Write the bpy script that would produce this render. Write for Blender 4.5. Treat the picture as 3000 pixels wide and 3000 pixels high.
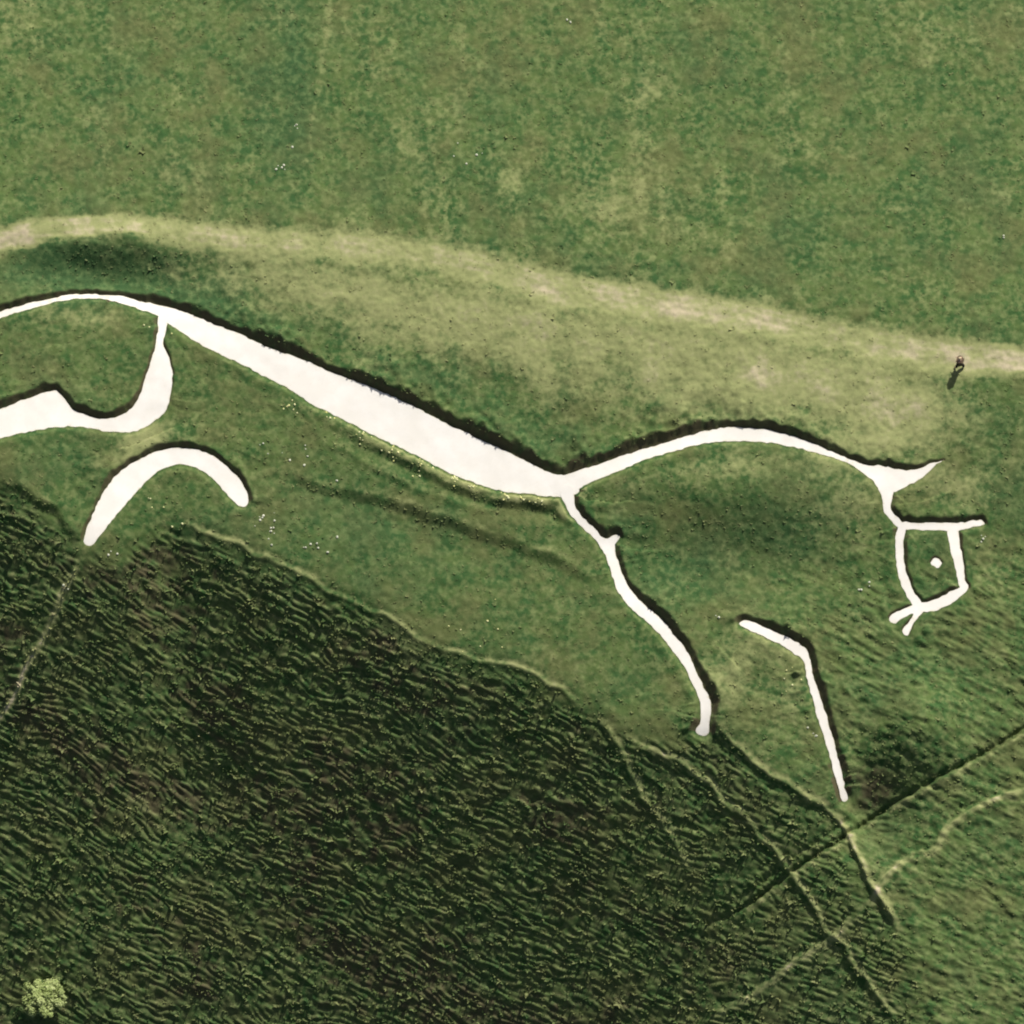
import bpy, math, random
import numpy as np
from mathutils import Vector, Matrix, geometry as mgeo

for o in list(bpy.data.objects):
    bpy.data.objects.remove(o, do_unlink=True)
scene = bpy.context.scene
COL = scene.collection
R = math.radians

# ------------------------------------------------------------------ camera
# an aerial view: aircraft some 600 m off, looking down on the hillside, a little off the vertical
VIEW_W = 75.0          # metres of ground across the picture
DIST = 600.0
TILT = R(22)
CAM = Vector((0, -DIST * math.sin(TILT), DIST * math.cos(TILT)))
cam_data = bpy.data.cameras.new('camera')
cam_data.sensor_width = 36
cam_data.lens = 36 * DIST / VIEW_W
cam_data.clip_start = 1.0
cam_data.clip_end = 6000
cam = bpy.data.objects.new('camera', cam_data)
COL.objects.link(cam)
cam.location = CAM
cam.rotation_euler = (TILT, 0, 0)
scene.camera = cam

# ------------------------------------------------------------------ sky and sun
SUN_EL = R(51)
SUN_AZ = R(27)          # clockwise from +Y (the top of the picture)
world = bpy.data.worlds.new('World')
scene.world = world
world.use_nodes = True
wn = world.node_tree.nodes
sky = wn.new('ShaderNodeTexSky')
sky.sky_type = 'NISHITA'
sky.sun_disc = False
sky.sun_elevation = SUN_EL
sky.sun_rotation = SUN_AZ
sky.dust_density = 4.0      # summer haze
sky.ozone_density = .5
world.node_tree.links.new(sky.outputs['Color'], wn['Background'].inputs['Color'])
wn['Background'].inputs['Strength'].default_value = 0.06
sun_data = bpy.data.lights.new('sun', 'SUN')
sun_data.energy = 4.9
sun_data.angle = R(0.5)
sun_data.color = (1.0, 0.955, 0.88)
sun = bpy.data.objects.new('sun', sun_data)
COL.objects.link(sun)
sdir = Vector((math.sin(SUN_AZ) * math.cos(SUN_EL), math.cos(SUN_AZ) * math.cos(SUN_EL), math.sin(SUN_EL)))
sun.rotation_euler = (-sdir).to_track_quat('-Z', 'Y').to_euler()
sun.location = sdir * 200
scene.view_settings.view_transform = 'Standard'
scene.view_settings.look = 'None'
scene.view_settings.exposure = 0.2
scene.view_settings.gamma = 1
scene.view_settings.use_curve_mapping = False
scene.cycles.filter_width = 2.0        # the soft optics of an aerial survey camera

# ------------------------------------------------------------------ noise
rng = np.random.default_rng(7)
TAB = rng.random((256, 256)).astype(np.float32)

def vnoise(x, y, seed=0):
    """smooth value noise, -1..1"""
    x = x + seed * 37.13; y = y + seed * 91.7
    xi = np.floor(x).astype(np.int32); yi = np.floor(y).astype(np.int32)
    fx = (x - xi).astype(np.float32); fy = (y - yi).astype(np.float32)
    fx = fx * fx * (3 - 2 * fx); fy = fy * fy * (3 - 2 * fy)
    x0 = xi & 255; x1 = (xi + 1) & 255; y0 = yi & 255; y1 = (yi + 1) & 255
    a = TAB[x0, y0]; b = TAB[x1, y0]; c = TAB[x0, y1]; d = TAB[x1, y1]
    return ((a + (b - a) * fx) * (1 - fy) + (c + (d - c) * fx) * fy) * 2 - 1

def fbm(x, y, octs=3, seed=0):
    x, y = .8 * x - .6 * y, .6 * x + .8 * y
    s = 0; a = 1.0; t = 0
    for i in range(octs):
        s = s + a * vnoise(x * 2 ** i * (1 + .07 * i) + y * .31 * i, y * 2 ** i - x * .27 * i, seed + i * 5)
        t += a; a *= .5
    return s / t

def rnoise(x, y, seed=0):
    return vnoise(.87 * x - .5 * y, .5 * x + .87 * y, seed)

def sstep(a, b, x):
    t = np.clip((x - a) / (b - a), 0, 1)
    return t * t * (3 - 2 * t)

def softplus(x, w):
    return w * np.logaddexp(0, x / w)

# ------------------------------------------------------------------ lie of the land
def seg_dist(px, py, pts):
    """distance to a polyline, with the vector from its nearest point"""
    best = np.full(np.shape(px), 1e9); bx = np.zeros(np.shape(px)); by = np.zeros(np.shape(px))
    for (ax, ay), (cx, cy) in zip(pts[:-1], pts[1:]):
        dx, dy = cx - ax, cy - ay
        t = np.clip(((px - ax) * dx + (py - ay) * dy) / (dx * dx + dy * dy + 1e-9), 0, 1)
        vx = px - ax - t * dx; vy = py - ay - t * dy
        d = vx * vx + vy * vy
        m = d < best
        best = np.where(m, d, best); bx = np.where(m, vx, bx); by = np.where(m, vy, by)
    return np.sqrt(best), bx, by

PATH_X = np.array([-900, -60, -37.5, -31.7, -25.9, -20, -12.3, -2.6, 5.2, 16.8, 28.5, 37.5, 60, 900.])
PATH_Y = np.array([-60, 15, 19.9, 21.2, 21.5, 21.1, 20.6, 18.6, 16.8, 14.9, 12.9, 11.5, 7, -160.]) * 1.06

def gentle(x, y):
    e = y - np.interp(x, PATH_X, PATH_Y)
    up = softplus(e, 1.5) * 0.09
    up = 30 * np.tanh(up / 30)
    dn = softplus(-e - 1, 1.5) * 0.30
    dn = 70 * np.tanh(dn / 70)
    return up - dn

def pick_ray(u, v):
    a = (u / 3000 - .5) * VIEW_W / DIST; b = (.5 - v / 3000) * VIEW_W / DIST
    f = Vector((0, math.sin(TILT), -math.cos(TILT)))
    upv = Vector((0, math.cos(TILT), math.sin(TILT)))
    return f + Vector((1, 0, 0)) * a + upv * b

def place(u, v, fn):
    """ground point seen at a spot of the survey photograph (3000 px wide)"""
    d = pick_ray(u, v); z = 0.0
    for _ in range(24):
        s = (z - CAM.z) / d.z
        x = CAM.x + s * d.x; y = CAM.y + s * d.y
        z = float(fn(np.array([x]), np.array([y]))[0])
    return (x, y)

BRK = [(-300, 1330), (0, 1395), (130, 1480), (240, 1610), (340, 1620), (430, 1545), (500, 1521), (593, 1549), (686, 1593), (780, 1630),
       (873, 1680), (966, 1723), (1059, 1766), (1152, 1816), (1233, 1878), (1339, 1916), (1432, 1940), (1525, 1959), (1618, 2009),
       (1740, 2080), (1830, 2140), (1960, 2150), (2090, 2110), (2160, 2187), (2245, 2257), (2354, 2327), (2432, 2381), (2486, 2436),
       (2520, 2530), (2590, 2645), (2657, 2762), (2720, 2900), (2760, 3050), (2800, 3300)]
BRKW = [place(u, v, gentle) for u, v in BRK]
BRKW = [(-700, BRKW[0][1] + 160), (-120, BRKW[0][1] + 30)] + BRKW + [(60, -120), (160, -700)]

def inside_poly(px, py, poly):
    ins = np.zeros(np.shape(px), bool)
    n = len(poly)
    for i in range(n):
        x1, y1 = poly[i]; x2, y2 = poly[(i + 1) % n]
        if y1 == y2: continue
        c = ((y1 > py) != (y2 > py)) & (px < (x2 - x1) * (py - y1) / (y2 - y1) + x1)
        ins ^= c
    return ins

def steep_s(x, y):
    d, _, _ = seg_dist(x, y, BRKW)
    ins = inside_poly(x, y, BRKW + [(-3000, -3000)])
    return np.where(ins, d, -d)

def macro_exact(x, y):
    s = steep_s(x, y)
    drop = softplus(s - .1, .5) * 0.66
    drop = 45 * np.tanh(drop / 45) * (1 - .22 * sstep(2, 26, x))
    return gentle(x, y) - drop

# smooth height table of the broad relief (0.5 m cells) for everything near the figure
TX0, TY0, TS = -60.0, -60.0, 0.5
tn = 251
tx = TX0 + TS * np.arange(tn)
TGX, TGY = np.meshgrid(tx, tx, indexing='ij')
MT = macro_exact(TGX, TGY)

def blur(a, k):
    w = np.exp(-np.linspace(-2, 2, 2 * k + 1) ** 2); w /= w.sum()
    for ax in (0, 1):
        p = np.pad(a, [(k, k) if i == ax else (0, 0) for i in range(2)], mode='edge')
        a = sum(w[i] * np.take(p, np.arange(i, i + a.shape[ax]), axis=ax) for i in range(2 * k + 1))
    return a
MB = blur(MT, 5)
ws = sstep(-6, 3, steep_s(TGX, TGY))
M2 = blur(MT, 1)
edge = np.minimum(np.minimum(TGX - TX0, TX0 + 125 - TGX), np.minimum(TGY - TY0, TY0 + 125 - TGY))
ww = sstep(2, 10, steep_s(TGX, TGY)) * sstep(0, 8, edge)
MT = np.where(edge < 1, MT, M2 * (1 - ww) + MB * ww)

def bil(T, x, y):
    fx = np.clip((x - TX0) / TS, 0, tn - 1.001); fy = np.clip((y - TY0) / TS, 0, tn - 1.001)
    i = fx.astype(int); j = fy.astype(int); a = fx - i; b = fy - j
    a = a; b = b
    return (T[i, j] * (1 - a) + T[i + 1, j] * a) * (1 - b) + (T[i, j + 1] * (1 - a) + T[i + 1, j + 1] * a) * b

# soft mounds and hollows: (u, v, rx, ry, turn, height)
MOUNDS = [(2560, 2390, 3.0, 2.4, 20, -1.3), (2150, 1430, 9, 2.2, -3, .55), (2150, 1650, 8, 3.0, -5, -.9),
          (2820, 2240, 5, 5, 0, .5), (320, 800, 8, 2.4, -6, -.8), (330, 690, 10, 1.3, -4, .25), (2530, 2290, 1.6, 3.0, 0, -.6),
          (2700, 2140, 3.2, 3.0, 20, 1.9), (620, 2290, 4, 3, 0, -.6), (2900, 1900, 4, 4, 0, .6), (1250, 1560, 9, 1.8, -22, -.35)]
MND = []
for (u, v, rx, ry, a, h) in MOUNDS:
    x, y = place(u, v, lambda x, y: bil(MT, x, y)); MND.append((x, y, rx, ry, R(a), h))
for (x, y, rx, ry, a, h) in MND:
    dx = TGX - x; dy = TGY - y
    e1 = (dx * math.cos(a) + dy * math.sin(a)) / rx; e2 = (-dx * math.sin(a) + dy * math.cos(a)) / ry
    MT = MT + h * np.exp(-e1 ** 2 - e2 ** 2)
GX, GY = np.gradient(MT, TS)

def macro(x, y):
    x = np.asarray(x, float); y = np.asarray(y, float)
    near = (x > TX0) & (x < TX0 + 125 - TS) & (y > TY0) & (y < TY0 + 125 - TS)
    z = bil(MT, x, y)
    if not near.all():
        f = ~near
        z = np.array(z); z[f] = macro_exact(x[f], y[f])
    return z

def P(u, v):
    return place(u, v, macro)

def PL(pts):
    return [P(u, v) for u, v in pts]

def dense(pts, step=.3, closed=False, smooth=True):
    """Catmull-Rom resampling"""
    p = [np.array(q, float) for q in pts]; n = len(p); out = []
    for i in range(n if closed else n - 1):
        if closed: a, b, c, d = p[(i - 1) % n], p[i], p[(i + 1) % n], p[(i + 2) % n]
        else: a, b, c, d = p[max(i - 1, 0)], p[i], p[i + 1], p[min(i + 2, n - 1)]
        k = max(1, int(np.linalg.norm(c - b) / step))
        for j in range(k):
            t = j / k
            q = .5 * ((2 * b) + (c - a) * t + (2 * a - 5 * b + 4 * c - d) * t * t + (3 * b - a - 3 * c + d) * t ** 3) if smooth else b + (c - b) * t
            out.append((q[0], q[1]))
    if not closed: out.append(tuple(p[-1]))
    return out

# ------------------------------------------------------------------ outlines of the chalk figure (survey photograph, 3000 px)
def zc(x0, y0, k, pts):
    return [(x0 + x / k, y0 + y / k) for x, y in pts]
ZA = lambda pts: zc(0, 800, 2.146, pts)
ZB = lambda pts: zc(1500, 1200, 1.61, pts)
ZC = lambda pts: zc(2550, 1300, 3.22, pts)
ZD = lambda pts: zc(700, 900, 1.61, pts)

TORSO = ([(-420, 1040), (-300, 1000), (-150, 955)] + ZA([(0, 240), (150, 195), (300, 160), (430, 133), (540, 130), (660, 133), (760, 142), (880, 170), (1000, 195), (1090, 215), (1200, 255), (1350, 320)])
         + ZD([(0, 120), (150, 190), (320, 250), (480, 320), (650, 385), (800, 450), (950, 530), (1100, 600), (1250, 670), (1400, 745), (1470, 778), (1530, 785), (1580, 800), (1605, 840), (1600, 880), (1530, 900)])
         + ZD([(1400, 888), (1250, 870), (1100, 828), (950, 766), (800, 686), (650, 616), (500, 537), (350, 463), (260, 404), (120, 332), (0, 265)])
         + ZA([(1350, 500), (1200, 415), (1060, 318), (990, 268), (900, 240), (800, 205), (680, 175), (540, 165), (400, 180), (280, 205), (150, 240), (0, 287)])
         + [(-150, 985), (-300, 1030), (-420, 1075)])
HIND_LEG = (ZA([(1000, 255), (985, 380), (970, 470), (940, 570), (905, 680), (870, 780), (820, 850), (760, 890), (690, 908), (600, 905), (530, 885), (460, 855), (430, 820), (395, 765), (355, 735), (320, 737), (250, 755), (130, 800), (0, 850)])
            + [(-150, 1240), (-260, 1300), (-300, 1350), (-250, 1370), (-150, 1335)]
            + ZA([(0, 1045), (200, 1000), (350, 975), (450, 968), (560, 980), (650, 1000), (760, 1008), (850, 1000), (930, 965), (1000, 920), (1050, 860), (1075, 780), (1090, 690), (1080, 590), (1060, 520), (1028, 450), (1040, 380), (1052, 290)]))
ARCH = ZA([(520, 1690), (530, 1640), (560, 1560), (590, 1490), (640, 1390), (700, 1300), (780, 1225), (870, 1170), (960, 1125), (1060, 1100), (1150, 1095), (1240, 1105), (1330, 1140), (1410, 1195), (1490, 1270), (1540, 1340), (1570, 1410), (1568, 1455), (1545, 1475), (1510, 1470), (1465, 1440), (1420, 1395), (1370, 1340), (1310, 1280), (1250, 1240), (1180, 1215), (1100, 1212), (1020, 1235), (950, 1285), (890, 1350), (820, 1430), (750, 1510), (680, 1600), (620, 1680), (585, 1715), (545, 1718)])
NECK = (ZB([(180, 330), (235, 305), (330, 280), (450, 240), (600, 190), (780, 135), (900, 100), (1000, 82), (1100, 82), (1200, 92), (1300, 115), (1400, 150), (1500, 190), (1600, 235), (1690, 265)])
        + ZC([(60, 195), (150, 225), (240, 255), (240, 350), (230, 440), (215, 520), (200, 590), (220, 650), (270, 700), (320, 750), (290, 800), (240, 790), (170, 715), (120, 640), (110, 560), (90, 480), (50, 400), (0, 340)])
        + ZB([(1630, 285), (1550, 245), (1450, 215), (1350, 185), (1250, 165), (1150, 155), (1000, 155), (900, 165), (760, 200), (620, 245), (500, 295), (400, 335), (310, 380), (250, 410), (190, 390)]))
EAR = ZC([(150, 222), (230, 236), (320, 245), (420, 240), (500, 215), (560, 190), (640, 168), (695, 160), (665, 185), (600, 235), (540, 290), (440, 360), (340, 410), (240, 465), (190, 440), (150, 330)])
BROW = ZC([(245, 770), (300, 727), (450, 738), (700, 738), (850, 735), (1000, 718), (1060, 722), (1085, 760), (1050, 778), (940, 800), (850, 825), (720, 830), (550, 826), (400, 822), (290, 812)])
JAW = ZC([(270, 760), (240, 840), (225, 1000), (235, 1120), (255, 1230), (290, 1340), (330, 1430), (390, 1520), (440, 1560), (510, 1530), (480, 1480), (420, 1400), (375, 1300), (345, 1200), (325, 1080), (320, 980), (325, 880), (335, 790)])
FACE = ZC([(722, 800), (735, 930), (760, 1060), (790, 1180), (815, 1290), (835, 1370), (880, 1410), (915, 1390), (928, 1340), (905, 1290), (890, 1200), (875, 1080), (845, 950), (825, 800)])
CHIN = ZC([(400, 1525), (480, 1492), (560, 1475), (650, 1440), (740, 1400), (835, 1352), (900, 1330), (925, 1365), (905, 1420), (850, 1460), (760, 1520), (660, 1570), (580, 1595), (490, 1595), (430, 1575)])
BEAK_UP = ZC([(450, 1510), (380, 1535), (300, 1565), (200, 1610), (165, 1655), (185, 1695), (240, 1710), (300, 1670), (370, 1625), (470, 1585)])
BEAK_LOW = ZC([(440, 1560), (380, 1640), (330, 1710), (290, 1770), (310, 1810), (350, 1822), (380, 1790), (410, 1720), (450, 1660), (510, 1580)])
EYE = (lambda p: [(2742.5 + (x - 2742.5) * .88, 1651.5 + (y - 1651.5) * .88) for x, y in p])(ZC([(605, 1064), (640, 1074), (672, 1100), (690, 1132), (675, 1168), (650, 1192), (620, 1200), (590, 1180), (566, 1158), (552, 1130), (566, 1095), (582, 1076)]))
FRONT_LEG = ZB([(225, 400), (270, 490), (330, 560), (400, 630), (440, 700), (470, 790), (500, 870), (560, 940), (640, 1010), (700, 1070), (760, 1150), (810, 1220), (850, 1300), (880, 1370), (888, 1430), (880, 1480), (862, 1518), (898, 1545), (930, 1530), (935, 1470), (945, 1410), (935, 1360), (900, 1290), (860, 1210), (820, 1130), (760, 1050), (700, 980), (630, 920), (570, 860), (530, 790), (505, 720), (487, 650), (512, 600), (490, 588), (460, 600), (430, 600), (380, 550), (330, 500), (300, 450), (298, 400), (290, 360), (250, 350)])
FRONT_LEG2 = ZB([(1068, 1010), (1090, 993), (1130, 998), (1190, 1020), (1260, 1050), (1330, 1085), (1390, 1130), (1410, 1180), (1425, 1250), (1455, 1350), (1490, 1450), (1520, 1560), (1550, 1680), (1575, 1790), (1585, 1835), (1565, 1852), (1545, 1830), (1525, 1740), (1490, 1620), (1450, 1490), (1420, 1390), (1390, 1280), (1370, 1190), (1320, 1150), (1250, 1105), (1170, 1065), (1100, 1035)])
CHALK = [('torso', TORSO), ('hind_leg', HIND_LEG), ('hind_leg', ARCH), ('neck', NECK), ('ear', EAR), ('brow', BROW), ('jaw', JAW), ('nose_line', FACE),
         ('chin', CHIN), ('beak', BEAK_UP), ('beak', BEAK_LOW), ('eye', EYE), ('front_leg', FRONT_LEG), ('front_leg', FRONT_LEG2)]
CUT = 0.24
CHALKW = []
for k, (nm, poly) in enumerate(CHALK):
    w = dense([place(u, v, lambda x, y: macro(x, y) - .18) for u, v in poly], .14, closed=True)
    # small raggedness of the turf edge
    a = np.array(w)
    n = np.roll(a, -1, 0) - np.roll(a, 1, 0)
    n = np.stack([n[:, 1], -n[:, 0]], 1) / (np.linalg.norm(n, axis=1)[:, None] + 1e-9)
    sgn = 1 if np.sum(a[:, 0] * np.roll(a[:, 1], -1) - np.roll(a[:, 0], -1) * a[:, 1]) > 0 else -1
    j = vnoise(a[:, 0] * 1.1, a[:, 1] * 1.1, 3) * .035 + vnoise(a[:, 0] * 3.5, a[:, 1] * 3.5, 9) * .055
    CHALKW.append((nm, [tuple(q) for q in (a + sgn * n * (j[:, None] - .06))]))

# ------------------------------------------------------------------ terrain grid
STEP = 0.08
fx = np.arange(-41, 41 + 1e-6, STEP); fy = np.arange(-35, 45.5 + 1e-6, STEP)
def outward(a0, sgn):
    v = []; d = .12; p = a0
    while abs(p) < 1600:
        d *= 1.22; p += sgn * d; v.append(p)
    return v
ax = np.array(sorted(outward(fx[0], -1)) + list(fx) + outward(fx[-1], 1))
ay = np.array(sorted(outward(fy[0], -1)) + list(fy) + outward(fy[-1], 1))
NX, NY = len(ax), len(ay)
X, Y = np.meshgrid(ax, ay, indexing='ij')
IX0 = int(np.searchsorted(ax, fx[0] - 1e-6)); IY0 = int(np.searchsorted(ay, fy[0] - 1e-6))
Z0 = macro(X, Y)
inner = ((X > -42) & (X < 42) & (Y > -36) & (Y < 46.5)).astype(float)
S = steep_s(X, Y)

def window(pts, r):
    p = np.array(pts)
    i0 = np.searchsorted(ax, p[:, 0].min() - r); i1 = np.searchsorted(ax, p[:, 0].max() + r)
    j0 = np.searchsorted(ay, p[:, 1].min() - r); j1 = np.searchsorted(ay, p[:, 1].max() + r)
    return slice(i0, i1), slice(j0, j1)

def local_dist(pts, r):
    """distance field of a polyline on the grid, only within r of it (stepwise windows)"""
    D = np.full((NX, NY), 1e3); VX = np.zeros((NX, NY)); VY = np.zeros((NX, NY))
    for k in range(0, len(pts) - 1, 6):
        part = pts[k:k + 7]
        w = window(part, r)
        if X[w].size == 0: continue
        d, vx, vy = seg_dist(X[w], Y[w], part)
        m = d < D[w]
        D[w] = np.where(m, d, D[w]); VX[w] = np.where(m, vx, VX[w]); VY[w] = np.where(m, vy, VY[w])
    return D, VX, VY

# downhill direction of the broad relief
gx = bil(GX, X, Y); gy = bil(GY, X, Y)
gl = np.hypot(gx, gy) + 1e-6
DX, DY = -gx / gl, -gy / gl

Z = Z0.copy()
DRY_LIT = np.zeros((NX, NY)); LUSH = np.zeros((NX, NY))

# wander of everything natural
n_big = fbm(X / 6.0, Y / 6.0, 3, 1)
n_mid = fbm(X / 1.6, Y / 1.6, 3, 2)
n_tuft = vnoise(X / .42, Y / .42, 3) * .6 + vnoise(X / .23, Y / .23, 4) * .4

# --- terracettes on the steep slope: sheep-trodden steps that follow the contours
smask = sstep(-.1, 1.3, S + .15 * n_mid)
ang = R(-21) + n_big * R(9)
ca, sa = math.cos(R(-26)), math.sin(R(-26))
A1 = X * ca + Y * sa; A2 = -X * sa + Y * ca
warp = vnoise(A1 / 7.0, A2 / 5.0, 11) * 1.5 + vnoise(A1 / 2.4, A2 / 1.2, 12) * .70 + vnoise(A1 / 1.0, A2 / .55, 13) * .42
ph = A2 / .43 + (Y + .45 * X) * .12 + warp
fr = ph - np.floor(ph)
saw = sstep(0, .58, fr) - fr                     # steep riser, then a nearly level tread
amp = .26 + .24 * vnoise(A1 / 1.9, A2 / .9, 16) + .40 * vnoise(A1 / .75, A2 / .42, 17)
amp = np.clip(amp, .0, .50) * .76
terr = saw * amp
tuss = vnoise(A1 / .70, A2 / .30, 18) * .10 + vnoise(A1 / .36, A2 / .20, 19) * .055 + vnoise(X / .55, Y / .5, 20) * .05
right = sstep(12, 30, X) * sstep(3, -7, Y) * (1 - smask)
terr_w = np.clip(smask * (1 - .25 * sstep(4, 26, X)) + .35 * right, 0, 1) * inner
ROUGH = terr_w * (terr + tuss)
Z += ROUGH
TRK = np.zeros((NX, NY))
# lower meadow and upper meadow: soft tussocks
mead = (1 - smask) * inner
Z += mead * (n_tuft * .048 + n_mid * .06 + fbm(X / .9, Y / .6, 2, 21) * .03) + n_big * .12 * inner
Z += right * inner * (vnoise(A1 / .9, A2 / .36, 23) * .11 + vnoise(A1 / .5, A2 / .25, 24) * .06)

# --- small scarps and trodden lines on the slope: (points, height, width, downhill dir, pale crest tint for dry wear and painted sunlit edge, upslope reach)
T1 = [(793, 1372), (904, 1400), (1028, 1431), (1183, 1474), (1307, 1518), (1494, 1574), (1618, 1617), (1700, 1665), (1775, 1730)]
T2 = BRK[6:20]
T2L = [(0, 1400), (90, 1440), (180, 1500), (250, 1600)]
T3 = BRK[22:31]
T4 = [(1810, 2156), (1888, 2187), (1981, 2226), (2059, 2280), (2137, 2350), (2199, 2412), (2261, 2482), (2307, 2537), (2354, 2614), (2432, 2723), (2486, 2793), (2540, 2870), (2587, 2933), (2640, 3030)]
T5 = [(1733, 2071), (1795, 2156), (1849, 2265), (1904, 2358), (1966, 2443), (2005, 2513), (2036, 2583)]
T6 = [(2040, 3010), (2090, 2979), (2199, 2917), (2323, 2824), (2432, 2746), (2540, 2653), (2590, 2575), (2649, 2521), (2734, 2490), (2781, 2420), (2874, 2358), (2950, 2330), (3040, 2290)]
T8 = [(2330, 2320), (2200, 2190)]
TL = [(262, 1600), (248, 1636), (205, 1710), (158, 1803), (116, 1896), (79, 1961), (51, 2027), (0, 2115), (-60, 2240)]
T9 = [(1180, 1380), (1320, 1425), (1450, 1480), (1560, 1500), (1640, 1490)]
T10 = [(900, 1275), (1040, 1335), (1170, 1405), (1300, 1460), (1420, 1490), (1580, 1500)]
T11 = [(1810, 1960), (1900, 2060), (1950, 2130), (1990, 2200)]
T0 = [(-80, 755), (0, 738), (120, 722), (300, 715), (450, 728), (560, 760), (640, 800)]
SC = [(T1, .15, .85, (-.4, -.9), .16, 1.2), (T2, .10, .35, (-.45, -.9), .32, .9), (T2L, .25, .7, (-.7, -.7), .15, 1.0), (T3, .24, .34, (-.7, -.7), .46, .9),
      (T4, .18, .42, (-.75, -.65), .30, .7), (T5, .12, .40, (-.9, -.4), .34, .6), (T6, .14, .4, (-.5, .85), .42, .6),
      (TL, .10, .4, (.8, -.6), .58, .6), (T0, .34, 2.4, (-.2, -1), .0, 1.5), (T10, .06, .5, (-.3, -.9), .1, .7)]
TRACKS = []
for (pts, h, w, dd, dry, Lu) in SC:
    pw = dense(PL(pts), .5)
    # let the line wander
    pw = [(x + .22 * float(vnoise(np.array([x * .9]), np.array([y * .9]), 31)[0]), y + .22 * float(vnoise(np.array([x * .8]), np.array([y * .8]), 32)[0])) for x, y in pw]
    D, VX, VY = local_dist(pw, 4.5)
    D0 = D; D = np.abs(D + .08 * n_tuft + .10 * n_mid)
    near = D < 4.4
    side = np.where(VX * dd[0] + VY * dd[1] > 0, 1., -1.)
    # taper towards the two ends
    e = np.minimum(np.hypot(X - pw[0][0], Y - pw[0][1]), np.hypot(X - pw[-1][0], Y - pw[-1][1]))
    tap = sstep(0, max(2.5, w * 3.5), e) * (1 + .55 * n_mid) * sstep(4.4, 3.0, D)
    f = np.where(side < 0, np.exp(-D / Lu), np.where(D < w, 1 - 1.6 * sstep(0, w, D), -.6 * np.exp(-np.maximum(D - w, 0) / 1.1)))
    Z = np.where(near, Z + h * f * tap, Z)
    if dry >= .3:
        # a trodden bench, level across
        k_ = np.where(near, np.exp(-(D0 / .30) ** 2) * sstep(0, 2.5, e), 0)
        Z -= k_ * (np.clip(gx * VX + gy * VY, -.4, .4) + ROUGH * .8 * (TRK < .3))
        TRK = np.maximum(TRK, k_)
    if dry > 0:
        band = np.exp(-((D - .05 + .1 * side) / .24) ** 2) * tap
        DRY_LIT = np.where(near, DRY_LIT + dry * band * (1 + .7 * n_tuft), DRY_LIT)  # pale band: worn tracks, and sunlit crests painted into the colour
    TRACKS.append((pts, D0))

# --- ditch: a narrow straight old boundary ditch
DT = [(1990, 2745), (2020, 2731), (2168, 2661), (2307, 2560), (2432, 2475), (2587, 2374), (2711, 2296), (2859, 2218), (3000, 2133), (3120, 2060)]
dtw = dense(PL(DT), .6)
DD, VX, VY = local_dist(dtw, 3)
DD = np.abs(DD + .06 * n_tuft)
dmod = (1 + .35 * n_mid) * sstep(0, 7, np.hypot(X - dtw[0][0], Y - dtw[0][1]))
Z -= .40 * np.exp(-(DD / .17) ** 2) * dmod
up = VX * -.45 + VY * .9
Z += .05 * np.exp(-((DD - .5) / .3) ** 2) * dmod * (up < 0)
DRY_LIT += .20 * np.exp(-((DD - .42) / .22) ** 2) * (up < 0) * dmod * (1 + .8 * n_tuft)
DT2 = [(2180, 2625), (2300, 2530), (2420, 2445), (2480, 2405)]
d2w = dense(PL(DT2), .6)
D2, _, _ = local_dist(d2w, 3)
Z -= .2 * np.exp(-(D2 / .2) ** 2) * (1 + .5 * n_mid)

# --- chalk trenches: turf scarp on the uphill side, turf lip on the downhill side
SD = np.full((NX, NY), 1e3); OX = np.zeros((NX, NY)); OY = np.zeros((NX, NY))
for nm, poly in CHALKW:
    cl = poly + [poly[0]]
    D, VX, VY = local_dist(cl, 4.0)
    w = window(poly, .5)
    ins = np.zeros((NX, NY), bool); ins[w] = inside_poly(X[w], Y[w], poly)
    d = np.where(ins, -D, D)
    m = d < SD
    SD = np.where(m, d, SD); OX = np.where(m, VX, OX); OY = np.where(m, VY, OY)
CUTS = [(0, 890, .8), (250, 850, .7), (500, 890, 1.1), (800, 1010, 1.35), (1200, 1180, 1.5), (1600, 1370, 1.8), (1720, 1350, 2.0), (2000, 1280, 1.6), (2200, 1250, 1.1),
        (2400, 1300, .75), (2600, 1370, .7), (2800, 1360, .3), (2800, 1530, 1.0), (2700, 1620, .8), (2750, 1760, .8), (2650, 1840, .3), (480, 1300, .9), (680, 1400, .8),
        (250, 1580, .4), (150, 1150, 1.0), (250, 1200, 1.0), (480, 1100, .3), (1950, 1850, 1.1), (2060, 2000, 1.7), (2080, 2090, 1.5), (2250, 1810, 1.2), (2400, 1920, 1.2),
        (2450, 2150, .9), (2480, 2330, 1.0), (1700, 1700, .5), (1800, 1560, .9),
        (2742, 1652, .12), (2742, 1640, .12), (2625, 1800, .3), (2870, 1700, .25), (2500, 1450, .4)]
num = np.zeros((NX, NY)); den = np.zeros((NX, NY)) + 1e-9
for (u, v, c) in CUTS:
    x, y = P(u, v)
    wgt = 1 / (((X - x) ** 2 + (Y - y) ** 2) + .6) ** 1.5
    num += wgt * c; den += wgt
STR = num / den
LOWER = PL(ZD([(1560, 905), (1400, 895), (1250, 880), (1100, 840), (950, 780), (800, 700), (650, 630), (500, 550), (350, 475), (260, 415), (120, 340)]))
LD, _, _ = local_dist(LOWER, 3.0)
LIP = .15 + .85 * sstep(2.0, 1.2, LD) * sstep(P(840, 1180)[0], P(1180, 1300)[0], X) * (1 + .35 * n_mid)
CUTL = CUT * np.clip(.25 + .75 * STR, .2, 1.0)
ol = np.hypot(OX, OY) + 1e-6
c = -(OX * DX + OY * DY) / ol                        # +1 on the uphill side
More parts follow.
